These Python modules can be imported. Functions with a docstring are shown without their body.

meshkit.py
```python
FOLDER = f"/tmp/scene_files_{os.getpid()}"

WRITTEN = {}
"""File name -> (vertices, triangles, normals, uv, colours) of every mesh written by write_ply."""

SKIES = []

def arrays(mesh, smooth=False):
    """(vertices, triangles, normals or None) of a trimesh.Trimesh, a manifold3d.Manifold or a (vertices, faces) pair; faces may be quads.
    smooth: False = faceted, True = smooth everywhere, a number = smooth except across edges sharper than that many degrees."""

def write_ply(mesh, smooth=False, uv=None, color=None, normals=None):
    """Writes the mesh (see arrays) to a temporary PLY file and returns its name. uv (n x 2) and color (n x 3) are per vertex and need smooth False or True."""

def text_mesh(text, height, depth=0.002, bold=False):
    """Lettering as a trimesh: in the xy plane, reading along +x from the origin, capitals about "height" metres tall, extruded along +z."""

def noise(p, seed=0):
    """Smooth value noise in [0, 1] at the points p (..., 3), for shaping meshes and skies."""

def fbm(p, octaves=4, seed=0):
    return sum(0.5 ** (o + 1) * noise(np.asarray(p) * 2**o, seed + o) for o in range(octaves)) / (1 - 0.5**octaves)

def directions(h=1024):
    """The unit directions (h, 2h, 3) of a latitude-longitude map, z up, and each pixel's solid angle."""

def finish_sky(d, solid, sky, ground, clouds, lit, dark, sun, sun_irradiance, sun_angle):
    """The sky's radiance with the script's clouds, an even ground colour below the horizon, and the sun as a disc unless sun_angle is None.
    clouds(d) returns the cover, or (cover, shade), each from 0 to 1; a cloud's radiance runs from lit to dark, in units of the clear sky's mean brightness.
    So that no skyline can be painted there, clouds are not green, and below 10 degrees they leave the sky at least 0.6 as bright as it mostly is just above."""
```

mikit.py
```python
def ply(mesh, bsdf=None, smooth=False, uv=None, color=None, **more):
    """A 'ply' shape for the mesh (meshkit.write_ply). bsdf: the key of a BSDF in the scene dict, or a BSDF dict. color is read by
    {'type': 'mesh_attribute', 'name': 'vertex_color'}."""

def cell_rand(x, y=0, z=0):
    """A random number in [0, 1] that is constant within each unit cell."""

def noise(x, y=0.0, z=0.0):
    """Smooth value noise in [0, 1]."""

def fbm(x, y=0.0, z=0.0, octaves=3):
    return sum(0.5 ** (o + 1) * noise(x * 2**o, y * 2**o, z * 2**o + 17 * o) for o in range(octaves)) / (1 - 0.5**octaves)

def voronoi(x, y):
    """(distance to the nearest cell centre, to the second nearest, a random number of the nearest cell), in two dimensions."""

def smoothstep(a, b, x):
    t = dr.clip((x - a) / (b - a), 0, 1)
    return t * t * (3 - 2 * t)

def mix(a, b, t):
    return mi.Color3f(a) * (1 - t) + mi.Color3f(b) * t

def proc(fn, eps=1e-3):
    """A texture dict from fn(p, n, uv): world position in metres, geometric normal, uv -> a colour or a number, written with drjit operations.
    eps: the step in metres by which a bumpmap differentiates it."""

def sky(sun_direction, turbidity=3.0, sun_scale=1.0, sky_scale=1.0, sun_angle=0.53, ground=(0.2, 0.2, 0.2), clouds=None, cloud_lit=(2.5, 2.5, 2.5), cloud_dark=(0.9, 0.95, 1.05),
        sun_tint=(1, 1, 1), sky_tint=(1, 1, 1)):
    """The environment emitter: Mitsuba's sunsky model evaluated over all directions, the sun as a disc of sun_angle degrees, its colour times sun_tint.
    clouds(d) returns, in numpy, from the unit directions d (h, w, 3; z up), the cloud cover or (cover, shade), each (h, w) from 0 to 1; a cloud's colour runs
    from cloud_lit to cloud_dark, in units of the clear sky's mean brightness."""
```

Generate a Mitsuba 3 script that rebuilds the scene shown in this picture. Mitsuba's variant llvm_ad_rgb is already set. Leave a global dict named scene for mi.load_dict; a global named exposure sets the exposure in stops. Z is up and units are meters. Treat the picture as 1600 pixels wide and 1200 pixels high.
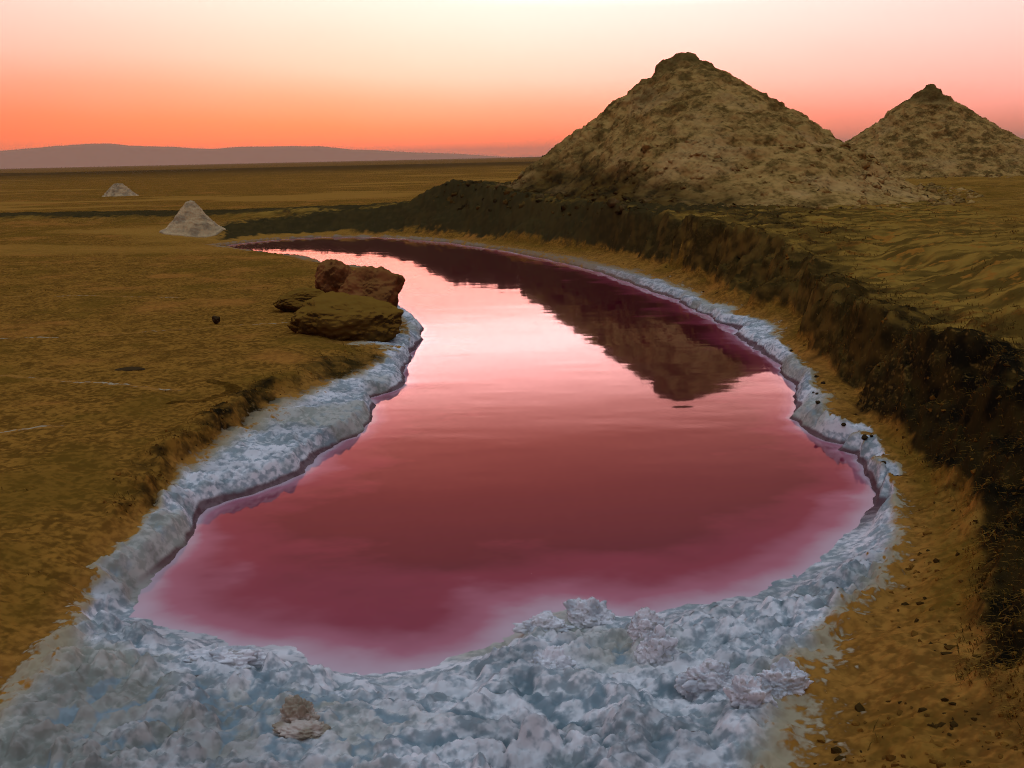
import math, random
import numpy as np, trimesh
import drjit as dr
import mitsuba as mi
import mikit, meshkit
from scipy.interpolate import LinearNDInterpolator
from scipy.spatial import cKDTree
from shapely.geometry import Polygon
import shapely

random.seed(7)
RNG = np.random.default_rng(7)
T = mi.ScalarTransform4f
scene, labels = {}, {}

# ------------------------------------------------------------------ camera
EYE = [0.0, 0.0, 2.0]
FORWARD = [0.0, 0.98009568, -0.19852571]
UP = [0.02194593, 0.19847789, 0.97985963]
scene['camera'] = {'type': 'perspective', 'fov_axis': 'x', 'fov': 49.134, 'near_clip': 0.05, 'far_clip': 40000.0,
                   'to_world': T().look_at(origin=EYE, target=[e + d for e, d in zip(EYE, FORWARD)], up=UP)}

# ------------------------------------------------------------------ sky: after sunset, glow ahead
SUN_AZ = math.radians(-7.0)
SUN_EL = math.radians(1.0)


def sstep(a, b, x):
    t = np.clip((x - a) / (b - a), 0, 1)
    return t * t * (3 - 2 * t)


def dusk(d):
    el = np.degrees(np.arcsin(np.clip(d[..., 2], -1, 1)))
    az = np.degrees(np.arctan2(d[..., 0], d[..., 1])) - 1.0
    az = (az + 180) % 360 - 180
    glow = np.exp(-(az / 48.0) ** 2)
    n = meshkit.fbm(np.stack([az * 0.05, el * 0.16, el * 0 + 3.0], -1), 4)
    e = el + (n - 0.5) * 1.6 + 0.04 * np.clip(az, -24, 24) + 0.035 * np.clip(az, 0, 24) * np.clip(1.4 - el / 5, 0, 1)
    rise = np.interp(e, [0, 1, 2.5, 4, 6, 7.5, 8.7, 9.6, 11, 12.5, 14.5, 17], [0, .014, .055, .12, .17, .205, .40, .46, .28, .11, .02, 0])
    cream = glow * rise
    slate = np.interp(el, [0, 13, 20, 28, 45, 90], [0, 0.0, .12, .42, .9, 1.0])
    slate = np.minimum(slate, 1 - cream)
    cover = cream + slate
    return cover, slate / np.maximum(cover, 1e-6)


scene['sky'] = mikit.sky((math.sin(SUN_AZ) * math.cos(SUN_EL), math.cos(SUN_AZ) * math.cos(SUN_EL), math.sin(SUN_EL)), turbidity=3, sun_scale=0.0,
                         sky_tint=(2.3, 0.90, 1.25), clouds=dusk, cloud_lit=(66, 39, 38), cloud_dark=(5.5, 6.5, 7.9), ground=(0.12, 0.07, 0.03))
exposure = 2.15

# ------------------------------------------------------------------ the plan of the place, in metres (x right, y away, z above the brine)
SHORE = [(-1.76,4.72,0.0),(-1.82,5.06,0.0),(-1.81,5.4,0.0),(-1.78,5.74,0.0),(-1.82,6.04,0.0),(-1.84,6.36,0.0),(-1.75,6.5,0.0),(-1.6,6.66,0.0),(-1.48,6.86,0.0),(-1.37,7.1,0.0),(-1.34,7.52,0.0),(-1.25,7.83,0.0),(-1.16,8.18,0.0),(-1.12,8.64,0.0),(-1.15,9.07,0.0),(-1.23,9.4,0.0),(-1.09,9.6,0.0),(-0.97,9.92,0.0),(-0.98,10.35,0.0),(-1.05,10.88,0.0),(-1.06,11.46,0.0),(-0.97,12.45,0.0),(-1.08,13.53,0.0),(-1.32,14.59,0.0),(-1.56,15.53,0.0),(-1.75,16.75,0.0),(-2.02,18.74,0.0),(-2.42,20.55,0.0),(-2.91,21.14,0.0),(-3.45,21.51,0.0),(-3.98,22.99,0.0),(-4.42,23.84,0.0),(-5.09,24.48,0.0),(-5.93,25.71,0.0),(-7.12,27.53,0.0),(-6.76,28.67,0.0),(-6.13,29.61,0.0),(-5.06,30.23,0.0),(-3.28,29.67,0.0),(-1.48,27.34,0.0),(0.06,24.13,0.0),(1.24,20.81,0.0),(1.89,17.95,0.0),(2.33,15.42,0.0),(2.51,13.53,0.0),(2.53,11.43,0.0),(2.57,10.45,0.0),(2.45,9.6,0.0),(2.29,8.79,0.0),(2.12,8.35,0.0),(2.13,7.86,0.0),(2.19,7.6,0.0),(2.33,7.46,0.0),(2.27,7.06,0.0),(2.18,6.58,0.0),(2.05,6.14,0.0),(1.89,5.79,0.0),(1.72,5.53,0.0),(1.5,5.2,0.0),(1.32,5.02,0.0),(1.15,4.81,0.0),(0.99,4.75,0.0),(0.81,4.72,0.0),(0.69,4.67,0.0),(0.57,4.57,0.0),(0.5,4.61,0.0),(0.39,4.64,0.0),(0.28,4.71,0.0),(0.15,4.63,0.0),(0.02,4.45,0.0),(-0.1,4.3,0.0),(-0.3,4.14,0.0),(-0.53,4.08,0.0),(-0.77,4.16,0.0),(-1.01,4.34,0.0),(-1.24,4.41,0.0),(-1.33,4.49,0.0),(-1.59,4.61,0.0)]
SALT_L = [(-1.18,13.0,0.12),(-1.08,11.81,0.12),(-1.17,10.66,0.12),(-1.36,9.78,0.12),(-1.58,9.32,0.12),(-1.81,8.83,0.12),(-1.92,8.17,0.12),(-2.02,7.5,0.12),(-2.06,6.78,0.12),(-2.03,6.18,0.12),(-1.99,5.77,0.12),(-1.92,5.22,0.12),(-1.84,4.73,0.12),(-1.8,4.22,0.12),(-1.8,3.78,0.12),(-1.8,3.48,0.12),(-1.8,3.17,0.12)]
TOP_L = [(-1.5,10.85,0.22),(-1.54,10.28,0.22),(-1.69,9.71,0.22),(-1.93,9.22,0.22),(-2.02,8.1,0.22),(-2.08,7.51,0.22),(-2.15,6.77,0.22),(-2.11,6.14,0.22),(-2.03,5.69,0.22),(-1.94,5.04,0.22),(-1.84,4.48,0.22),(-1.82,4.03,0.22),(-1.82,3.66,0.22),(-1.85,3.35,0.22)]
SALT_R = [(0.65,2.71,0.15),(0.83,3.12,0.15),(0.98,3.52,0.15),(1.18,3.99,0.14),(1.58,4.52,0.14),(1.88,5.13,0.13),(2.09,5.87,0.12),(2.27,6.8,0.1),(2.32,7.37,0.1),(2.28,7.87,0.12),(2.46,8.88,0.12),(2.71,10.22,0.1),(2.8,11.92,0.1),(2.77,13.87,0.09),(2.59,15.67,0.08),(2.15,18.42,0.07),(1.3,21.85,0.05),(0.2,24.3,0.04),(-1.3,27.5,0.03),(-3.2,29.85,0.03),(-5.05,30.42,0.03),(-6.3,29.8,0.03),(-7.0,28.8,0.03)]
FOOT_R = [(1.17,2.47,0.3),(1.3,2.85,0.3),(1.39,3.25,0.28),(1.56,3.77,0.26),(1.86,4.43,0.24),(2.27,5.49,0.15),(2.39,6.43,0.1),(2.57,8.13,0.1),(2.82,9.68,0.12),(3.08,12.08,0.16),(2.98,14.69,0.18),(2.66,18.36,0.17),(1.93,21.97,0.15),(0.55,24.5,0.12),(-0.95,27.6,0.1),(-2.9,30.05,0.08),(-4.9,30.9,0.08),(-6.4,30.3,0.08),(-7.4,29.0,0.08)]
TOP_R = [(2.2,3.48,0.6),(2.49,4.47,0.66),(2.86,5.83,0.72),(2.93,6.9,0.7),(2.95,8.07,0.68),(3.06,9.63,0.66),(3.22,11.16,0.66),(3.47,13.55,0.74),(3.45,14.4,0.85),(3.3,15.6,0.88),(3.0,17.9,0.92),(2.6,20.5,0.95),(1.6,24.4,1.0),(0.75,26.3,1.05),(-0.5,29.4,1.25),(-1.35,30.8,1.38),(-2.1,31.5,1.2),(-2.8,31.7,.78),(-3.9,32.0,.62),(-5.0,32.1,.52),(-6.5,31.6,.4),(-7.8,31,.33)]


def tag(key, label=None, cat=None, group=None, kind=None):
    labels[key] = {k: v for k, v in dict(label=label, category=cat, group=group, kind=kind).items() if v}


def dense(line, step=0.12, closed=False):
    p = np.array(line, float)
    if closed:
        p = np.vstack([p, p[:1]])
    out = []
    for a, b in zip(p[:-1], p[1:]):
        n = max(1, int(np.linalg.norm((b - a)[:2]) / (step + 0.012 * a[1])))
        out += [a + (b - a) * t for t in np.arange(n) / n]
    return np.array(out + [p[-1]])


def nz(p, s, seed=0, octv=4):
    """signed fractal noise in about [-1, 1]; p (n, 2 or 3), s = size of the largest feature"""
    p = np.asarray(p, float)
    if p.shape[-1] == 2:
        p = np.concatenate([p, np.zeros_like(p[..., :1])], -1)
    return (meshkit.fbm(p / s + 31.7, octv, seed) - 0.5) * 2


SHORE_P = dense(SHORE, 0.08, True)
pond = Polygon(SHORE_P[:, :2]).buffer(0)
ctl = []                                            # rows: x, y, z, salt, bank


def put(rows, salt, bank, z=None):
    for r in rows:
        ctl.append((r[0], r[1], r[2] if z is None else z, salt, bank))


for q in SHORE_P:
    ctl.append((q[0], q[1], 0.0, 1.0 - 0.48 * sstep(13, 23, q[1]), 0.0))
lip = pond.buffer(0.07)                             # the crust ends in a low undercut edge, except along the shallow front
for x, y, _ in dense([(x, y, 0) for x, y in lip.exterior.coords], 0.08):
    t = sstep(4.75, 5.2, y) if x < -.5 else sstep(6.2, 6.9, y)
    ctl.append((x, y, 0.015 + 0.06 * t, 1.0 - 0.48 * sstep(13, 23, y), 0.0))
for off, zn, zf in ((0.25, -0.022, -0.09), (0.7, -0.07, -0.22), (1.4, -0.22, -0.4)):
    inner = pond.buffer(-off)
    for g in getattr(inner, 'geoms', [inner]):
        c = dense([(x, y, 0) for x, y in g.exterior.coords], 0.15)
        near = sstep(6.4, 4.9, c[:, 1] - 0.35 * np.maximum(c[:, 0], 0))
        for q, t in zip(c, near):
            ctl.append((q[0], q[1], zn * t + zf * (1 - t), 1.0, 0.0))
sl, tl = dense(SALT_L), dense(TOP_L)
for line, s_, b_ in ((sl, .5, .45), (tl, 0, .5)):
    for q in line:
        k_ = sstep(4.6, 6.2, q[1])
        ctl.append((q[0] - (1 - k_) * (.25 if s_ == 0 else .05), q[1], q[2] - .05 * (1 - k_) * (s_ == 0), s_, b_ * k_))
put(tl - [0.55, 0, 0], 0.0, 0.0, 0.26)
far_left = np.array([p for p in SHORE_P if p[1] > 12.8 and p[0] < -1.0 and p[1] < 28 and p[0] < -0.9 - (p[1] - 12.8) * 0.05 and (p[1] < 20 or p[0] < -2.2) and (p[1] < 26 or p[0] < -4)])
far_left = far_left[np.argsort(far_left[:, 1])]
put(far_left - [0.22, 0.12, 0], 0.5, 0.2, 0.06)
put(far_left - [0.8, 0.4, 0], 0.0, 0.0, 0.2)
sr, fr, tr = dense(SALT_R), dense(FOOT_R), dense(TOP_R)
put(sr, 0.5, 0.05)
put(fr, 0.0, 0.32)
put(tr, 0.0, 0.6, None)
tr[:, 2] -= 0.10 * sstep(5, 9, tr[:, 1]) * sstep(25, 20, tr[:, 1])
tree = cKDTree(fr[:, :2])
dd, ii = tree.query(tr[:, :2])
mid = fr[ii] * 0.55 + tr * 0.45
mid[:, 2] -= 0.02 * dd
put(mid, 0.0, 1.0)
out = tr[(tr[:, 0] > 1.0) & (tr[:, 1] < 22)]
put(out + [0.35, 0.05, 0.05], 0.0, 0.46)
for q in out + [1.0, 0.1, 0.10]:
    ctl.append((q[0], q[1], q[2], 0.0, 0.24 + 0.3 * sstep(12, 16, q[1])))
# front crust, land around
for x, y, z, s, b in [(-1.2, 3.4, .1, 1, 0), (-.6, 3.4, .1, 1, 0), (0, 3.4, .1, 1, 0), (.5, 3.4, .12, 1, 0), (-1, 2.5, .12, 1, 0), (-1.5, 3.4, .1, .95, 0), (-1.5, 2.6, .12, .9, 0), (0, 2.5, .12, 1, 0), (.4, 2.5, .13, .9, 0), (-1.3, 4.0, .07, .95, 0), (-.9, 3.9, .07, 1, 0),
                      (0.1, 4.0, .09, 1, 0), (.6, 4.0, .09, 1, 0), (1.0, 4.2, .09, .95, 0), (0, 0, .25, .3, 0), (-3, 0, .3, 0, 0), (2.5, 0, .6, 0, .6), (-2.4, 3, .27, 0, 0),
                      (-60, -40, .3, 0, 0), (60, -40, .9, 0, .2), (-8, 3, .29, 0, 0), (-6, 10, .29, 0, 0), (-12, 20, .3, 0, 0), (-10, 31, .3, 0, 0), (-60, 40, .3, 0, 0), (-20, 37, .3, 0, 0),
                      (-9, 38, .3, 0, 0), (-5, 39, .3, 0, 0), (-3, 38, .33, 0, 0), (0, 38, .4, 0, .1), (-60, 400, .3, 0, 0), (-3, 60, .3, 0, 0), (-20, 60, .3, 0, 0), (1, 46, .3, 0, 0),
                      (4, 52, .4, 0, 0), (10, 60, .35, 0, 0), (40, 75, .3, 0, 0), (300, 400, .3, 0, 0), (-300, 400, .3, 0, 0), (-300, -100, .3, 0, 0), (300, -100, .8, 0, .1),
                      (3.6, 3.5, .8, 0, .3), (3.9, 15.5, .9, 0, .5), (3.9, 18, .92, 0, .58), (3.6, 21, .96, 0, .6), (2.8, 24, 1.0, 0, .6), (4.8, 19, .93, 0, .36), (4.6, 22, .96, 0, .5), (1.8, 27, 1.08, 0, .6), (3.4, 6.5, .86, 0, .45), (3.6, 8, .86, 0, .38), (3.9, 5.5, .92, 0, .22), (4.4, 9, .86, 0, .18), (5, 12, .88, 0, .15), (5.5, 16, .9, 0, .12), (8, 17, .92, 0, .1), (9, 24, .95, 0, .1), (14, 30, .95, 0, .1),
                      (30, 30, .95, 0, .1), (40, 10, .95, 0, .15), (10, 5, .95, 0, .18), (16, 44, .9, 0, .1), (30, 52, .8, 0, .1), (2.5, 30, 1.1, 0, .3)]:
    ctl.append((x, y, z, s, b))
CTL = np.array(ctl)
INTERP = LinearNDInterpolator(CTL[:, :2], CTL[:, 2:])
ZMEAN = CTL[0]


def land(xy):
    """z, salt, bank, bathymetry of the ground at the plan points xy (n, 2)"""
    xy = np.asarray(xy, float)
    far = sstep(2, 14, xy[:, 1])
    wob = 0.035 + 0.10 * far + 0.30 * sstep(2.3, 3.0, xy[:, 0] + .07 * np.maximum(xy[:, 1] - 13, 0)) * sstep(4, 8, xy[:, 1])
    w = np.stack([nz(xy, 0.55, 1), nz(xy, 0.55, 2)], -1) * wob[:, None] * 0.9 + np.stack([nz(xy, 0.16, 3, 3), nz(xy, 0.16, 4, 3)], -1) * 0.034
    base = np.nan_to_num(INTERP(xy + w), nan=0.3)
    z, salt, bank = base.T
    bath = z.copy()
    dry = sstep(-0.03, 0.05, z)
    # brown plain: low hummocks and stubble
    brown = (1 - salt) * (1 - sstep(.2, .5, bank))
    z = z + brown * (0.022 * nz(xy * [1, .8], 0.6, 5, 5) + 0.02 * nz(xy, 0.13, 6, 3) + 0.035 * (0.3 - np.abs(nz(xy, 0.20, 25, 4))) * (0.6 + .8 * sstep(5.5, 4.2, xy[:, 1]))) * sstep(0, .15, bath)
    z = z + brown * sstep(.5, 1.0, xy[:, 0]) * sstep(9, 6, xy[:, 1]) * (0.03 * nz(xy, .16, 34, 4) + 0.04 * (0.3 - np.abs(nz(xy, .07, 35, 3)))) * sstep(0.02, .15, bath)
    z = z + brown * 0.05 * sstep(4, 25, xy[:, 1]) * nz(xy * [.5, 1], 2.2, 7, 4)
    # dark cut bank: clods, slumps, hanging clumps
    bk = sstep(.15, .7, bank)
    p3 = np.column_stack([xy, bath * 1.3])
    clod = np.abs(nz(p3, 0.42, 8, 5))
    z = z + bk * (0.17 * nz(p3, 0.9, 9, 4) + 0.24 * (0.3 - clod) + 0.06 * nz(p3, 0.12, 10, 3)) * sstep(0.02, .25, bath)
    # mossy terrace above it: flat cushions, streaked along the bank
    terr = sstep(.06, .14, bank) * (1 - sstep(.3, .55, bank)) * (1 - salt) * sstep(1.5, 2.4, xy[:, 0])
    cush = 0.35 - np.abs(nz(xy * [.75, 1], 0.62, 11, 5))
    z = z + terr * (0.11 * cush + 0.05 * nz(xy, 0.16, 12, 4))
    # salt: ribs along the water, knobs, scalloped hollows
    sm = sstep(.35, .62, salt + 0.12 * nz(xy, 0.2, 13, 3))
    front = sstep(5.6, 4.6, xy[:, 1])
    billow = 1 - 2.2 * np.abs(nz(xy * [1, 1.25], 0.30, 14, 5))
    cauli = np.abs(nz(xy, 0.16, 27, 2)) + .55 * np.abs(nz(xy, 0.075, 28, 2)) + .3 * np.abs(nz(xy, 0.034, 29, 2)) - .28
    knob = np.clip(nz(xy, 0.11, 15, 2), 0, 1) ** 1.2
    fine = np.clip(nz(xy, 0.042, 16, 3), -0.4, 1)
    hollow = sstep(.1, .5, nz(xy, 0.75, 17, 2) + 0.0)
    dry = dry * (0.35 + 0.65 * sstep(0.0, 0.08, z))
    rough = dry * sm * (0.25 + 0.35 * sstep(14, 9, xy[:, 1]) + 0.40 * front)
    ridge = np.clip(1 - 3.2 * np.abs(nz(xy, 0.42, 24, 3)), 0, 1)
    lumpy = sstep(-.15, .35, nz(xy, .5, 32, 2))
    relief = 0.030 * billow + 0.045 * ridge + (0.05 + 0.08 * lumpy) * cauli + 0.028 * fine + 0.018 * np.clip(1 - 3.5 * np.abs(nz(xy * [1, 1.5], 0.10, 33, 3)), 0, 1)
    low = np.maximum(sstep(0.02, -0.03, relief), sstep(0.0, -0.13, cauli)) * (0.5 + .5 * front)  # lows of the relief: crevice shade painted into the salt colour
    z = z + rough * (1 - 0.85 * hollow * front) * relief - rough * front * hollow * 0.04
    rim = np.exp(-((bath - 0.03) / 0.022) ** 2) * sm
    z = z + rim * (0.010 + 0.05 * cauli) * (0.2 + 0.8 * front) * np.clip(0.6 + 1.3 * nz(xy, .4, 18, 3), 0, 1.5)
    pool_and_shade = np.maximum(0.8 * front * hollow, low) * sm * dry * (1 - np.clip(rim * 1.2, 0, 1))
    return z, salt, bank, bath, pool_and_shade


# a low ridge of dark spoil crosses the plain beyond the pond
def spoil_ridge(xy, z, bank):
    c = 37.0 - 0.25 * (xy[:, 0] + 12) + 0.8 * nz(xy, 6, 19, 3)
    d = np.abs(xy[:, 1] - c) / 2.2
    m = sstep(1.0, 0.55, d) * (xy[:, 0] < -1.5) * sstep(-1, -4, xy[:, 0])
    return z + m * 0.20, np.maximum(bank, m * 0.62)


# ------------------------------------------------------------------ materials
fbm, noise, smoothstep, mix = mikit.fbm, mikit.noise, mikit.smoothstep, mikit.mix


def soil_colour(p, n, uv):
    """uv.x: share of salt (above 1: shallow bluish hollows plus crevice shade painted into the salt), uv.y: share of dark wet bank soil"""
    x, y, z = p.x, p.y, p.z
    a = fbm(x * 1.1, y * 1.1, z, 4)
    b = fbm(x * 7, y * 7, z * 7, 4)
    c = fbm(x * 34, y * 34, z * 34, 3)
    big = fbm(x * .12 + 9, y * .25, 0, 3)
    ochre = mix((.30, .143, .023), (.13, .062, .010), smoothstep(.34, .64, b * .35 + c * .65))
    ochre = mix(ochre, (.40, .16, .032), smoothstep(.55, .72, a) * .5)
    ochre = mix(ochre, (.14, .078, .010), smoothstep(.48, .3, a) * .55)
    ochre = mix(ochre, (.34, .17, .03), smoothstep(.56, .7, big) * smoothstep(14, 30, y) * .8)
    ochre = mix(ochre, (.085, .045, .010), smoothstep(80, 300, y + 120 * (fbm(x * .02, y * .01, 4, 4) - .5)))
    moss = mix((.28, .158, .027), (.11, .064, .012), smoothstep(.35, .62, fbm(x * 2.2, y * 6, z * 5, 4)))
    moss = mix(moss, (.30, .13, .02), smoothstep(.58, .7, b))
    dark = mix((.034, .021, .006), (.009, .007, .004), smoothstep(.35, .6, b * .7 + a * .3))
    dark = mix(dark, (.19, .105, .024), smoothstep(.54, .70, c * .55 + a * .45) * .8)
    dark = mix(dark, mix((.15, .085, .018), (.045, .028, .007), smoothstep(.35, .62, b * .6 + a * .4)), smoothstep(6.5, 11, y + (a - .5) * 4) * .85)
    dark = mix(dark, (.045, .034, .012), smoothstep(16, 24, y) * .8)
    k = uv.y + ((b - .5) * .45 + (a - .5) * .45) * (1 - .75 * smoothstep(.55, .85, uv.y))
    ochre = mix(ochre, mix((.36, .17, .034), (.18, .083, .016), smoothstep(.34, .66, b * .45 + c * .55)), dr.maximum(smoothstep(.04, .40, uv.x) * .75, smoothstep(.5, 1.1, x) * smoothstep(9, 6, y) * smoothstep(.32, .6, a + .08) * .75))
    land_c = mix(ochre, moss, smoothstep(.05, .16, uv.y + (a - .5) * .1) * smoothstep(.30, .55, z))
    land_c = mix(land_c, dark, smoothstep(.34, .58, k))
    s = dr.minimum(uv.x, 1.0)
    white = mix((.68, .69, .70), (.29, .345, .37), smoothstep(.40, .62, b * .4 + c * .6))
    white = mix(white, (.30, .285, .20), smoothstep(.50, .62, a) * .65)
    white = white * (1 - .26 * smoothstep(.50, .66, fbm(x * 2.6 + 7, y * 4.5, 2, 4)))
    white = mix(white, (.22, .27, .25), smoothstep(.54, .40, a) * smoothstep(.5, .62, b) * .35)
    white = mix(white, (.36, .30, .19), smoothstep(.70, .54, s))
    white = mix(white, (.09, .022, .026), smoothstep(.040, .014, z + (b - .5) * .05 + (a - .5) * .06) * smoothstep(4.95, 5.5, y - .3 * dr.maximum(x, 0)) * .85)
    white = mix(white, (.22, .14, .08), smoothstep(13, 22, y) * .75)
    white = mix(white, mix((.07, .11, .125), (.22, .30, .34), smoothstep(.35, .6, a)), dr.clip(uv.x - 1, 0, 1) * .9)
    t = smoothstep(.45, .55, s + (b - .5) * .38 + (c - .5) * .42) * smoothstep(.52, .34, uv.y)
    return mix(land_c, white, t)


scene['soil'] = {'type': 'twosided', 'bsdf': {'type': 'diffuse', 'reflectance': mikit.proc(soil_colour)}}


def brine_colour(p, n, uv):
    depth = uv.x
    m = fbm(p.x * 2.2, p.y * 3, 5, 6)
    d = depth * (0.2 + 1.6 * m)
    c = mix((.50, .40, .45), (.38, .13, .18), smoothstep(.0, .022, d))
    c = mix(c, (.19, .022, .045), smoothstep(.012, .06, d))
    return mix(c, (.062, .003, .011), smoothstep(.05, .17, d))


def brine_metal(p, n, uv):
    return 0.03 + 0.15 * smoothstep(0.02, 0.15, uv.x)


def ripple(p, n, uv):
    return fbm(p.x * 1.1, p.y * 2.6, 0, 3)


scene['brine'] = {'type': 'bumpmap', 'arbitrary': mikit.proc(ripple, eps=5e-3), 'scale': 0.0016,
                  'bsdf': {'type': 'principled', 'base_color': mikit.proc(brine_colour), 'metallic': mikit.proc(brine_metal), 'roughness': 0.035, 'eta': 1.34, 'spec_tint': 1.0}}

# ------------------------------------------------------------------ ground, bank and salt crust: one surface, finely meshed near the pond


def emit(key, v, f, n, uv, bsdf, **more):
    used = np.unique(f)
    m = np.full(len(v), -1)
    m[used] = np.arange(len(used))
    path = meshkit.write_ply((v[used], m[f]), True, uv=uv[used], normals=n[used])
    scene[key] = {'type': 'ply', 'filename': path, 'face_normals': False, 'bsdf': {'type': 'ref', 'id': bsdf}, **more}


def vertex_normals(v, f):
    n = np.zeros_like(v)
    fn = np.cross(v[f[:, 1]] - v[f[:, 0]], v[f[:, 2]] - v[f[:, 0]])
    for k in range(3):
        np.add.at(n, f[:, k], fn)
    return n / np.maximum(np.linalg.norm(n, axis=1, keepdims=True), 1e-12)


def grid_faces(r, c):
    i, j = np.meshgrid(np.arange(r - 1), np.arange(c - 1), indexing='ij')
    a = (i * c + j).ravel()
    return np.vstack([np.stack([a, a + 1, a + c + 1], 1), np.stack([a, a + c + 1, a + c], 1)])


ROWS, COLS = 900, 900
yy = np.linspace(2.3 ** -.5, 320 ** -.5, ROWS) ** -2.0
tt = np.tan(np.linspace(-1, 1, COLS) * math.radians(30.5))
GX = (yy[:, None] + 1.2) * tt[None, :]
XY = np.column_stack([GX.ravel(), np.repeat(yy, COLS)])
z, salt, bank, bath, pool_and_shade = land(XY)
z, bank = spoil_ridge(XY, z, bank)
# pale salt veins on the plain
veins = [[(-6.6, 11.2), (-4.4, 11.6), (-3.2, 12.3), (-2.2, 12.8)], [(-5.0, 9.0), (-4.2, 9.3), (-3.2, 8.9), (-2.6, 8.6)], [(-4.2, 7.4), (-3.5, 7.3), (-3.1, 7.45)], [(-9, 15), (-6.5, 15.4), (-4.5, 15.2)]]
vt = []
for v in veins:
    for (x0, y0), (x1, y1) in zip(v[:-1], v[1:]):
        vt.append(np.column_stack([np.linspace(x0, x1, 120), np.linspace(y0, y1, 120)]))
vt = cKDTree(np.vstack(vt))
near = (XY[:, 1] < 18) & (XY[:, 0] < 0)
dv = np.full(len(XY), 9.0)
dv[near] = vt.query(XY[near] + np.stack([nz(XY[near], .5, 20, 3), nz(XY[near], .5, 21, 3)], -1) * .06)[0]
salt = np.maximum(salt, 0.56 * np.exp(-(dv / 0.05) ** 2) * np.clip(0.92 + .5 * nz(XY, .5, 22, 3), 0, 1) * (salt < .3))
V = np.column_stack([XY, z])
F = grid_faces(ROWS, COLS)
N = vertex_normals(V, F)
UV = np.column_stack([salt + pool_and_shade * (salt > .8) * 1.0 , bank])
deep = (bath[F] < -0.12).all(1)
fs, fb = salt[F].mean(1), bank[F].mean(1)
is_salt = (fs > 0.5) & ~deep
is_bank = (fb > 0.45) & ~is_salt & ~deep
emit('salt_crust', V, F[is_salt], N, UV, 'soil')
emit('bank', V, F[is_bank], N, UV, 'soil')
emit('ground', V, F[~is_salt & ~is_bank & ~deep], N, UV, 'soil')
for k in ('salt_crust', 'bank', 'ground'):
    tag(k, kind='structure')

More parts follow.
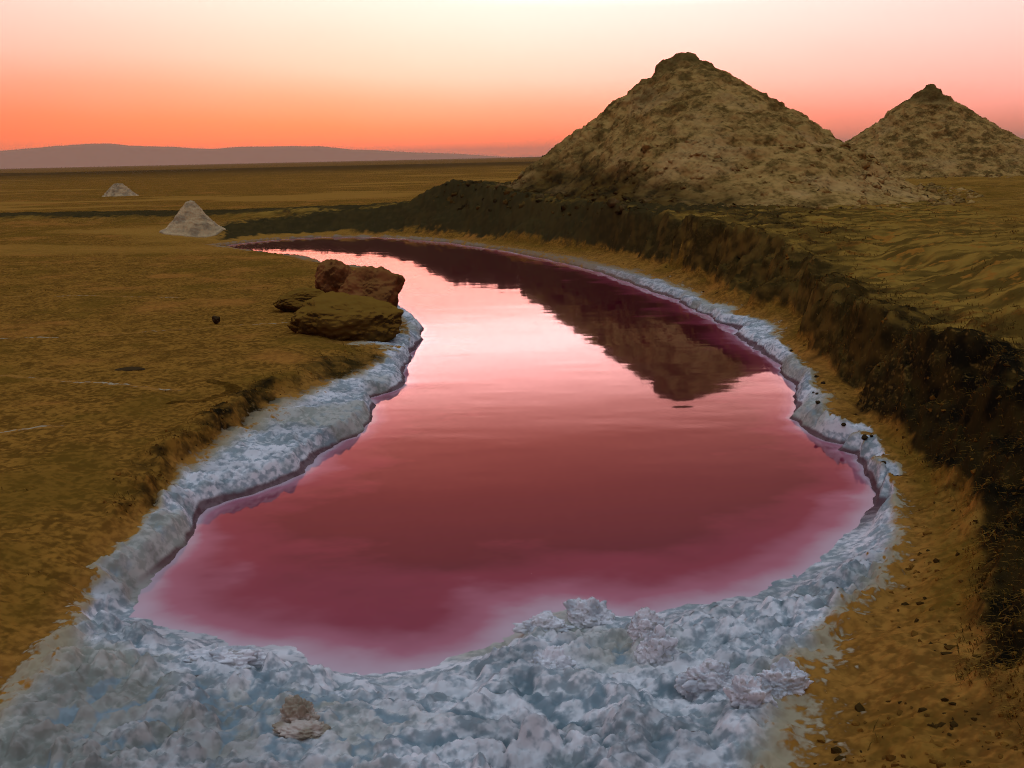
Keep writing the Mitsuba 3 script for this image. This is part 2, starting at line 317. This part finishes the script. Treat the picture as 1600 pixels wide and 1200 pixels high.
# the rest of the land, out to the horizon and behind the viewer, in coarse rings
ring = np.concatenate([np.arange(0.5, 40, 1.0), 40 * 1.12 ** np.arange(0, 50)])
ang = np.linspace(0, 2 * math.pi, 181)
PX = ring[:, None] * np.cos(ang)[None] + 0.0
PY = ring[:, None] * np.sin(ang)[None] + 1.0
PXY = np.column_stack([PX.ravel(), PY.ravel()])
b0 = np.nan_to_num(INTERP(PXY), nan=0.3)
far = sstep(60, 200, np.hypot(PXY[:, 0], PXY[:, 1]))
pz = b0[:, 0] * (1 - far) + 0.3 * far - 0.03 + 0.03 * nz(PXY, 1.5, 23, 3)
inside = (PXY[:, 1] > 2.5) & (PXY[:, 1] < 300) & (np.abs(PXY[:, 0]) < (PXY[:, 1] + 1.2) * math.tan(math.radians(29.5)))
PV = np.column_stack([PXY, pz])
PF = grid_faces(len(ring), len(ang))
PF = PF[~inside[PF].any(1)][:, ::-1]
# keep overlapping borders below the fine surface
border = (PXY[:, 1] > 2.0) & (PXY[:, 1] < 340) & (np.abs(PXY[:, 0]) < (PXY[:, 1] + 1.2) * math.tan(math.radians(31.5)))
emit('ground__surround', PV, PF, vertex_normals(PV, PF), np.column_stack([b0[:, 1], b0[:, 2]]), 'soil')
tag('ground__surround', kind='structure')

# ------------------------------------------------------------------ brine
minx, miny, maxx, maxy = pond.bounds
xs, ys = np.arange(minx - .5, maxx + .5, .07), np.arange(miny - .5, maxy + .5, .07)
WX, WY = np.meshgrid(xs, ys)
WXY = np.column_stack([WX.ravel(), WY.ravel()])
wide = shapely.contains_xy(pond.buffer(0.35), WXY[:, 0], WXY[:, 1])
WF = grid_faces(len(ys), len(xs))
WF = WF[wide[WF].all(1)]
wd = land(WXY)[3]
emit('water', np.column_stack([WXY, np.zeros(len(WXY))]), WF, np.tile([0, 0, 1.0], (len(WXY), 1)), np.column_stack([np.clip(-wd, 0, 1), wd * 0]), 'brine')
tag('water', kind='structure')

# ------------------------------------------------------------------ spoil heaps


def heap_colour(p, n, uv):
    x, y, z = p.x, p.y, p.z
    a = fbm(x * .9, y * .9, z * .9, 4)
    b = fbm(x * 4, y * 4, z * 4, 4)
    c = fbm(x * 17, y * 17, z * 17, 3)
    e = mix((.42, .255, .075), (.15, .09, .022), smoothstep(.32, .68, b * .6 + c * .4))
    e = mix(e, (.50, .31, .115), smoothstep(.52, .72, a) * .5)
    e = mix(e, (.10, .062, .016), smoothstep(.50, .32, a) * smoothstep(.40, .62, b) * .55)
    e = mix(e, (.08, .05, .014), smoothstep(.54, .72, c * .6 + b * .4) * .7)
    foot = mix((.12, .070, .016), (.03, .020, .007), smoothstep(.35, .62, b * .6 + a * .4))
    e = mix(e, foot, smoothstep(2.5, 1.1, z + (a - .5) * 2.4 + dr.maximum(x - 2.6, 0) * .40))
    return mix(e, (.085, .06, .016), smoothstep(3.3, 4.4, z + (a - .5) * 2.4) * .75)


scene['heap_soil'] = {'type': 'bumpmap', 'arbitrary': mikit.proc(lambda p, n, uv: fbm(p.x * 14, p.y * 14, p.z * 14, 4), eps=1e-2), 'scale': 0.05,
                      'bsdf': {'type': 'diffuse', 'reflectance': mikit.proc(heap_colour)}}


def heap(key, cx, cy, top, base, radii, prof, bsdf, seed, rough=1.0, na=420, nr=260):
    """radii: {bearing in degrees: metres}; prof: [(share of radius, share of height)]"""
    th = np.linspace(0, 2 * math.pi, na, endpoint=False)
    deg = np.degrees(th)
    k = sorted(radii)
    R = np.interp(deg, [k[-1] - 360] + k + [k[0] + 360], [radii[k[-1]]] + [radii[q] for q in k] + [radii[k[0]]])
    R = np.real(np.fft.ifft(np.fft.fft(R) * np.exp(-(np.fft.fftfreq(na) * na / 9) ** 2)))
    s = np.linspace(0, 1.12, nr)
    r = s[:, None] * R[None]
    x, y = cx + r * np.cos(th), cy + r * np.sin(th)
    hgt = np.interp(np.repeat(s, na), [q[0] for q in prof], [q[1] for q in prof])
    zz = base + (top - base) * hgt
    p = np.column_stack([x.ravel(), y.ravel(), zz])
    sc = (top - base) / 3.6
    skirt = sstep(1.1, 0.8, np.repeat(s, na))
    gul = nz(np.column_stack([np.tile(th, nr) * 2.2, np.repeat(s, na) * .8]), 0.7, seed + 4, 3)
    d = rough * sc * (0.12 * nz(p, 1.3 * sc, seed, 3) + 0.32 * (0.22 - np.abs(nz(p, 0.66 * sc, seed + 1, 5))) + 0.10 * nz(p, 0.22 * sc, seed + 2, 4) + 0.10 * gul * np.repeat(s, na))
    out = np.column_stack([np.tile(np.cos(th), nr) * .55, np.tile(np.sin(th), nr) * .55, np.full(len(p), .8)])
    p = p + out * (d * (0.35 + 0.65 * skirt))[:, None]
    p[:, 2] -= 0.25 * sstep(1.0, 1.12, np.repeat(s, na))
    g = np.maximum(land(p[:, :2])[0], -0.1)           # the foot follows the ground it lies on
    w = sstep(.72, 1.02, np.repeat(s, na))
    p[:, 2] = p[:, 2] * (1 - w) + np.minimum(p[:, 2], g + .35 * (1.1 - np.repeat(s, na))) * w
    i, j = np.meshgrid(np.arange(nr - 1), np.arange(na), indexing='ij')
    a, b = (i * na + j).ravel(), (i * na + (j + 1) % na).ravel()
    f = np.vstack([np.stack([a, a + na, b + na], 1), np.stack([a, b + na, b], 1)])
    scene[key] = mikit.ply(trimesh.Trimesh(p, f, process=False), bsdf, smooth=True)
    HEAP_TREE[key], HEAP_Z[key] = cKDTree(p[:, :2]), p[:, 2]


HEAP_TREE, HEAP_Z = {}, {}
PROF = [(0, 1), (.05, .955), (.1, .90), (.2, .80), (.33, .66), (.45, .55), (.6, .385), (.8, .17), (.92, .06), (1.0, .0), (1.12, -.10)]
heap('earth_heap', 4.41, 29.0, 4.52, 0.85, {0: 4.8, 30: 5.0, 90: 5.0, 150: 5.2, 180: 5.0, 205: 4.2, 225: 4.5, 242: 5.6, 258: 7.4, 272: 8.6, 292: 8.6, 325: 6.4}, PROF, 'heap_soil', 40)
tag('earth_heap', 'tall brown conical heap of dug earth behind the right bank, the larger of two', 'earth heap')
PROF_2 = [(0, 1), (.04, .955), (.12, .85), (.25, .69), (.45, .47), (.65, .27), (.85, .10), (1.0, .0), (1.12, -.10)]
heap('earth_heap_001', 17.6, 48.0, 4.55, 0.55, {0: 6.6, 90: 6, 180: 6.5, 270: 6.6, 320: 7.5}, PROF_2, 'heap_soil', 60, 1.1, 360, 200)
tag('earth_heap_001', 'smaller brown earth heap farther back at the right edge, cut by the frame', 'earth heap')


def pile_colour(p, n, uv):
    b = fbm(p.x * 5, p.y * 5, p.z * 5, 4)
    return mix((.46, .33, .16), (.26, .19, .10), smoothstep(.35, .65, b))


scene['pile_salt'] = {'type': 'principled', 'base_color': mikit.proc(pile_colour), 'roughness': 0.85, 'specular': 0.3}
P2 = [(0, 1), (.12, .95), (.3, .72), (.6, .32), (.8, .12), (1, 0.02), (1.12, -.1)]
heap('salt_pile', -8.45, 30.2, 1.06, 0.27, {0: .85, 90: .8, 180: .85, 270: .8}, P2, 'pile_salt', 80, .8, 120, 80)
tag('salt_pile', 'pale pointed salt pile on the brown plain, the nearer of two', 'salt pile')
P3 = [(0, 1), (.25, .93), (.5, .6), (.75, .25), (1, 0.02), (1.12, -.1)]
heap('salt_pile_001', -22.3, 65.2, 1.02, 0.25, {0: 1.15, 90: .9, 180: 1.0, 270: .9}, P3, 'pile_salt', 90, 1.5, 90, 60)
tag('salt_pile_001', 'low flattened pale salt pile far out on the plain at left', 'salt pile')

# ------------------------------------------------------------------ boulder-like clods on the left bank


def clod_colour(light, shade, moss):
    def fn(p, n, uv):
        b = fbm(p.x * 6, p.y * 6, p.z * 6, 4)
        c = fbm(p.x * 30, p.y * 30, p.z * 30, 3)
        e = mix(light, shade, smoothstep(.35, .65, b * .7 + c * .3))
        return mix(e, moss, smoothstep(.1, .7, n.z + (b - .5) * .8) * .7)
    return fn


scene['red_clod'] = {'type': 'diffuse', 'reflectance': mikit.proc(clod_colour((.23, .088, .030), (.085, .036, .014), (.25, .115, .030)))}
scene['olive_clod'] = {'type': 'diffuse', 'reflectance': mikit.proc(clod_colour((.10, .055, .012), (.038, .024, .008), (.25, .135, .020)))}
scene['dark_stone'] = {'type': 'diffuse', 'reflectance': mikit.proc(clod_colour((.05, .030, .014), (.02, .014, .008), (.06, .038, .015)))}


def blob(key, bsdf, at, size, seed, facets=9, rough=.12, sub=5, rotz=0.0, soft=.12):
    """a rock or clod: an ellipsoid cut by random planes and roughened; at = the middle of its foot"""
    g = np.random.default_rng(seed)
    m = trimesh.creation.icosphere(sub)
    d = np.array(m.vertices)
    r = np.ones(len(d))
    for _ in range(facets):
        q = g.normal(size=3)
        q /= np.linalg.norm(q)
        cut = g.uniform(.62, .88) / np.maximum(d @ q, 1e-3)
        k = soft
        h = np.clip(.5 + .5 * (cut - r) / k, 0, 1)
        r = np.where(cut < 3, cut * (1 - h) + r * h - k * h * (1 - h), r)
    p = d * r[:, None]
    p = p + d * (rough * (1.3 * nz(p + seed, .9, seed, 4) + .8 * nz(p + seed, .35, seed + 1, 3) + .3 * nz(p, .10, seed + 2, 3)))[:, None]
    p = p * np.array(size) / 2
    c, s = math.cos(rotz), math.sin(rotz)
    p = np.column_stack([p[:, 0] * c - p[:, 1] * s, p[:, 0] * s + p[:, 1] * c, p[:, 2]])
    p += np.array(at) + [0, 0, size[2] * .36]
    scene[key] = mikit.ply(trimesh.Trimesh(p, m.faces, process=False), bsdf, smooth=40)


blob('earth_clod', 'olive_clod', (-1.74, 11.75, .10), (1.12, .95, .66), 3, 5, .15, soft=.4)
tag('earth_clod', 'large rounded olive brown clod, frontmost of the group on the left bank', 'clod')
blob('earth_clod_001', 'red_clod', (-1.70, 13.4, .10), (.86, .8, .86), 11, 12, .2, soft=.1)
tag('earth_clod_001', 'reddish angular rock at the water edge behind the large olive clod', 'rock')
blob('earth_clod_002', 'red_clod', (-2.25, 14.7, .06), (.66, .6, .82), 17, 12, .2, soft=.1)
tag('earth_clod_002', 'small dark red rock behind and left of the larger reddish rock', 'rock')
blob('earth_clod_003', 'olive_clod', (-2.52, 13.6, .18), (.72, .5, .36), 23, 7, .14, soft=.3)
tag('earth_clod_003', 'low olive clod at the left end of the clod group', 'clod')
blob('stone', 'dark_stone', (-3.31, 12.5, .25), (.11, .1, .10), 29, 8, .1, 3)
tag('stone', 'small dark stone lying alone on the brown plain', 'stone')
blob('stone_001', 'dark_stone', (-3.3, 9.55, .25), (.30, .2, .05), 31, 6, .1, 3)
tag('stone_001', 'flat dark stone lying on the plain below the pale salt veins', 'stone')

# ------------------------------------------------------------------ salt knobs on the crust


def knob_colour(p, n, uv):
    b = fbm(p.x * 18, p.y * 18, p.z * 18, 3)
    c = fbm(p.x * 70, p.y * 70, p.z * 70, 2)
    return mix(mix((.70, .71, .73), (.42, .46, .49), smoothstep(.4, .7, b)), (.26, .25, .21), smoothstep(.56, .75, c) * .6)


scene['knob_salt'] = {'type': 'principled', 'base_color': mikit.proc(knob_colour), 'roughness': .8, 'specular': .4}


def dirty_colour(p, n, uv):
    b = fbm(p.x * 16, p.y * 16, p.z * 16, 3)
    return mix((.52, .46, .39), (.30, .25, .18), smoothstep(.35, .65, b))


scene['dirty_salt'] = {'type': 'diffuse', 'reflectance': mikit.proc(dirty_colour)}


def ground_z(x, y):
    return float(land(np.array([[x, y]]))[0][0])


def salt_knob(key, x, y, size, seed, label, group=None, bsdf='knob_salt'):
    """a cauliflower-like mound of crystallised salt"""
    m = trimesh.creation.icosphere(5)
    d = np.array(m.vertices)
    r = 0.62 + 0.75 * np.abs(nz(d + seed, .9, seed, 2)) + 0.42 * np.abs(nz(d + seed, .42, seed + 1, 2)) + 0.22 * np.abs(nz(d + seed, .19, seed + 2, 2)) + .05 * nz(d, .06, seed + 3, 2)
    p = d * r[:, None] * np.array([size[0] / 2, size[1] / 2, size[2]])
    p += [x, y, ground_z(x, y)]
    scene[key] = mikit.ply(trimesh.Trimesh(p, m.faces, process=False), bsdf, smooth=True)
    tag(key, label, 'salt lump', group)


for i, (x, y, sx, sy, sz, lab) in enumerate([
        (.31, 4.52, .22, .16, .10, 'knobbly white salt lump jutting into the brine at the middle of the front shore'),
        (.12, 4.40, .22, .12, .06, 'low white salt lump at the water edge just left of the tall knobbly lump'),
        (.53, 3.95, .15, .12, .10, 'rounded pinkish white salt lump on the crust right of the tall knobbly lump'),
        (.50, 4.10, .14, .10, .08, 'small salt lump at the water edge behind the rounded pinkish white lump'),
        (-.735, 3.44, .13, .11, .075, 'brownish upright salt lump left of centre near the bottom edge of the crust'),
        (-.70, 3.37, .20, .12, .045, 'low brownish salt lump at the bottom edge below the upright lump'),
        (.76, 3.42, .16, .10, .10, 'pale pinkish salt lump in the middle of the three at the right of the crust'),
        (.90, 3.55, .18, .12, .08, 'jagged salt lump at the right margin of the crust next to brown soil'),
        (-1.12, 4.05, .32, .16, .06, 'wide crumbly salt lump on the left part of the front crust'),
        (.12, 3.92, .20, .14, .08, 'greenish grey salt lump in the middle of the front crust'),
        (.66, 3.62, .20, .10, .08, 'crumbly salt lump farthest left of the three lumps at the right of the crust')]):
    salt_knob('salt_lump' + (f'_{i:03d}' if i else ''), x, y, (sx, sy, sz), 100 + i, lab, bsdf='dirty_salt' if 'brownish' in lab else 'knob_salt')

# dark crumbs lying on the right-hand rim
for i in range(14):
    t = RNG.uniform(0, 1)
    y = 6.4 + 4.6 * t
    x = float(np.interp(y, [6.4, 7, 7.8, 8.8, 10.2, 11.4], [2.16, 2.3, 2.25, 2.4, 2.6, 2.68])) + RNG.uniform(-.03, .12)
    s = RNG.uniform(.018, .038)
    key = 'earth_crumb' + (f'_{i:03d}' if i else '')
    blob(key, 'dark_stone', (x, y, ground_z(x, y) - .005), (s * 1.3, s, s * .9), 300 + i, 6, .12, 2)
    tag(key, 'dark earth crumb lying on the white salt rim of the right shore', 'crumb', 'dark crumbs on the right shore rim')

# ------------------------------------------------------------------ small stuff nobody could count: soil crumbs, dry grass


def sample(n, y0, y1, spread, seed):
    """plan points, denser towards the viewer"""
    g = np.random.default_rng(seed)
    y = g.uniform(y1 ** -.7, y0 ** -.7, n) ** (-1 / .7)
    return np.column_stack([g.uniform(-spread, spread, n) * (y + .8), y]), g


def grains(key, bsdf, pts, zz, rad, g, sub, flat=.8):
    base = trimesh.creation.icosphere(sub)
    d = np.array(base.vertices)
    n, m = len(pts), len(d)
    jig = 1 + .30 * g.normal(size=(n, m)).clip(-1.5, 1.5)
    v = d[None] * jig[..., None] * (rad[:, None, None] * (1 + .3 * g.normal(size=(n, 1, 3)).clip(-1, 1)) * [1, 1, flat])
    v = v + np.column_stack([pts, zz])[:, None]
    f = np.array(base.faces)[None] + (np.arange(n) * m)[:, None, None]
    scene[key] = mikit.ply(trimesh.Trimesh(v.reshape(-1, 3), f.reshape(-1, 3), process=False), bsdf, smooth=sub > 0)


P, g = sample(70000, 2.8, 26.0, .56, 502)
gz, gs, gb, gh, gp = land(P)
cl = nz(P, .5, 29, 3)
want = np.where(gb > .3, .12, np.where(P[:, 0] > 0, np.where(gz < .45, .12, -.12), -.25)) + .5 * cl
keep = (gs < .42) & (gh > .03) & (g.uniform(0, 1, len(P)) < want)
P, gz, gb = P[keep][:12000], gz[keep][:12000], gb[keep][:12000]
scene['crumb_soil'] = {'type': 'diffuse', 'reflectance': mikit.proc(lambda p, n, uv: mix((.22, .10, .016), (.05, .028, .007), smoothstep(.35, .65, fbm(p.x * 9, p.y * 9, p.z * 9, 3))))}
grains('soil_crumbs', 'crumb_soil', P, gz, (g.uniform(.2, 1, len(P)) ** 3 * .018 + .003) * (0.6 + .05 * P[:, 1]), g, 0)
tag('soil_crumbs', 'loose crumbs of brown soil scattered over bank and plain', 'soil crumbs', kind='stuff')

P, g = sample(150000, 2.8, 24.0, .60, 503)
gz, gs, gb, gh, gp = land(P)
cl = nz(P, .8, 30, 3) + .5 * nz(P, .15, 31, 2)
want = np.where(gb > .36, .5, np.where(gb > .08, np.where(gz > .4, .06, -.25), np.where(P[:, 0] > 0, -.35, -.12))) + .6 * cl
keep = (gs < .40) & (gh > .05) & (g.uniform(0, 1, len(P)) < want)
P, gz, gb = P[keep][:30000], gz[keep][:30000], gb[keep][:30000]
n = len(P)
ln = g.uniform(.012, .04, n) * (1 + .7 * (gb > .1)) * (0.8 + .03 * P[:, 1])
az, lean = g.uniform(0, 2 * math.pi, n), g.uniform(.5, 1.6, n)
az = np.where(gb > .2, math.pi + g.normal(0, .6, n), az)      # on the bank the blades hang towards the water
dx, dy = np.cos(az), np.sin(az)
wd = (.0015 + .00022 * P[:, 1])
root = np.column_stack([P, gz - .005])
side = np.column_stack([-dy, dx, 0 * dx]) * wd[:, None]
midp = root + np.column_stack([dx * lean * .35, dy * lean * .35, np.full(n, .75)]) * (ln * .6)[:, None]
tip = midp + np.column_stack([dx * lean * .8, dy * lean * .8, .45 - .45 * lean * (gb > .2)]) * (ln * .6)[:, None]
v = np.stack([root - side, root + side, midp - side * .8, midp + side * .8, tip], 1)
f = np.array([[0, 1, 3], [0, 3, 2], [2, 3, 4]])[None] + (np.arange(n) * 5)[:, None, None]
scene['straw'] = {'type': 'twosided', 'bsdf': {'type': 'diffuse', 'reflectance': mikit.proc(lambda p, n, uv: mix((.26, .135, .022), (.075, .042, .008), smoothstep(.3, .65, fbm(p.x * 6, p.y * 6, p.z * 3, 3) * .6 + noise(p.x * 90, p.y * 90, 0) * .4)))}}
scene['dry_grass'] = mikit.ply(trimesh.Trimesh(v.reshape(-1, 3), f.reshape(-1, 3), process=False), 'straw', smooth=False)
tag('dry_grass', 'short dry brown grass blades on the bank and plain', 'grass', kind='stuff')

# rubble that rolled to the foot of the heaps
g = np.random.default_rng(504)
pts, rad = [], []
for cx, cy, r0, n in ((4.41, 29.0, 5.6, 1500), (17.6, 48.0, 6.2, 500)):
    th, rr = g.uniform(math.pi * .9, math.pi * 2.05, n), r0 * (0.72 + .5 * g.uniform(0, 1, n))
    rr = rr * (1 + .35 * np.exp(-((th - 5.0) / .5) ** 2))
    pts.append(np.column_stack([cx + rr * np.cos(th), cy + rr * np.sin(th), rr / r0]))
    rad.append(g.uniform(.1, 1, n) ** 4 * .11 + .02)
pts, rad = np.vstack(pts), np.concatenate(rad)
zz = np.concatenate([HEAP_TREE[k].query(pts[a_:b_, :2])[1] for k, a_, b_ in (('earth_heap', 0, 1500), ('earth_heap_001', 1500, 2000))])
zz = np.concatenate([HEAP_Z['earth_heap'][zz[:1500]], HEAP_Z['earth_heap_001'][zz[1500:]]])
zg = land(pts[:, :2])[0]
ok = zg > .72
pts, rad, zz, zg = pts[ok], rad[ok], zz[ok], zg[ok]
grains('rubble', 'heap_soil', pts[:, :2], np.maximum(zz, zg) - rad * .35, rad, g, 1)
tag('rubble', 'loose lumps of earth rolled down around the feet of the heaps', 'rubble', kind='stuff')

# ------------------------------------------------------------------ far hills
SIL = [(-9000, 60), (-7000, 85), (-5200, 70), (-4200, 95), (-3300, 72), (-2700, 84), (-2210, 79), (-2042, 87), (-1873, 97), (-1733, 102), (-1651, 89), (-1456, 80), (-1290, 65), (-1150, 73), (-815, 68), (-676, 52), (-481, 37), (-257, 26),
       (-90, 12), (50, 1), (600, -4), (3000, -6)]
hx = np.linspace(-9000, 1500, 1400)
crest = np.interp(hx, [s[0] for s in SIL], [s[1] for s in SIL])
crest = crest * (1 + .05 * nz(np.column_stack([hx, hx * 0]), 160, 201, 4)) + 3.4 * nz(np.column_stack([hx, hx * 0]), 70, 202, 4)
rows = np.linspace(0, 1, 24)
HP = []
for r in rows:
    prof = np.where(r < .6, np.sin(np.minimum(r / .6, 1) * math.pi / 2) ** 1.3, np.cos((r - .6) / .4 * math.pi / 2))
    yy_ = 5000 + (r - .6) * 900 + 0 * hx
    zz_ = crest * prof + (6 * nz(np.column_stack([hx, yy_]), 260, 203, 4)) * math.sin(r * math.pi) * (r < .55) - 1.5
    HP.append(np.column_stack([hx, yy_, zz_]))
HV = np.vstack(HP)
scene['hill_rock'] = {'type': 'diffuse', 'reflectance': {'type': 'rgb', 'value': [.50, .25, .15]}}
scene['hills'] = mikit.ply(trimesh.Trimesh(HV, grid_faces(24, len(hx)), process=False), 'hill_rock', smooth=True)
tag('hills', kind='structure')

# ------------------------------------------------------------------ the dusty air
scene['air'] = {'type': 'homogeneous', 'albedo': {'type': 'rgb', 'value': [.98, .74, .58]}, 'sigma_t': 0.00013}
scene['haze'] = {'type': 'cube', 'to_world': T().translate([0, 0, 56]).scale([15000, 15000, 58]), 'bsdf': {'type': 'null'}, 'interior': {'type': 'ref', 'id': 'air'}}
scene['camera']['medium'] = {'type': 'ref', 'id': 'air'}
tag('haze', kind='stuff', label='thin dusty haze lying over the whole plain', cat='haze')
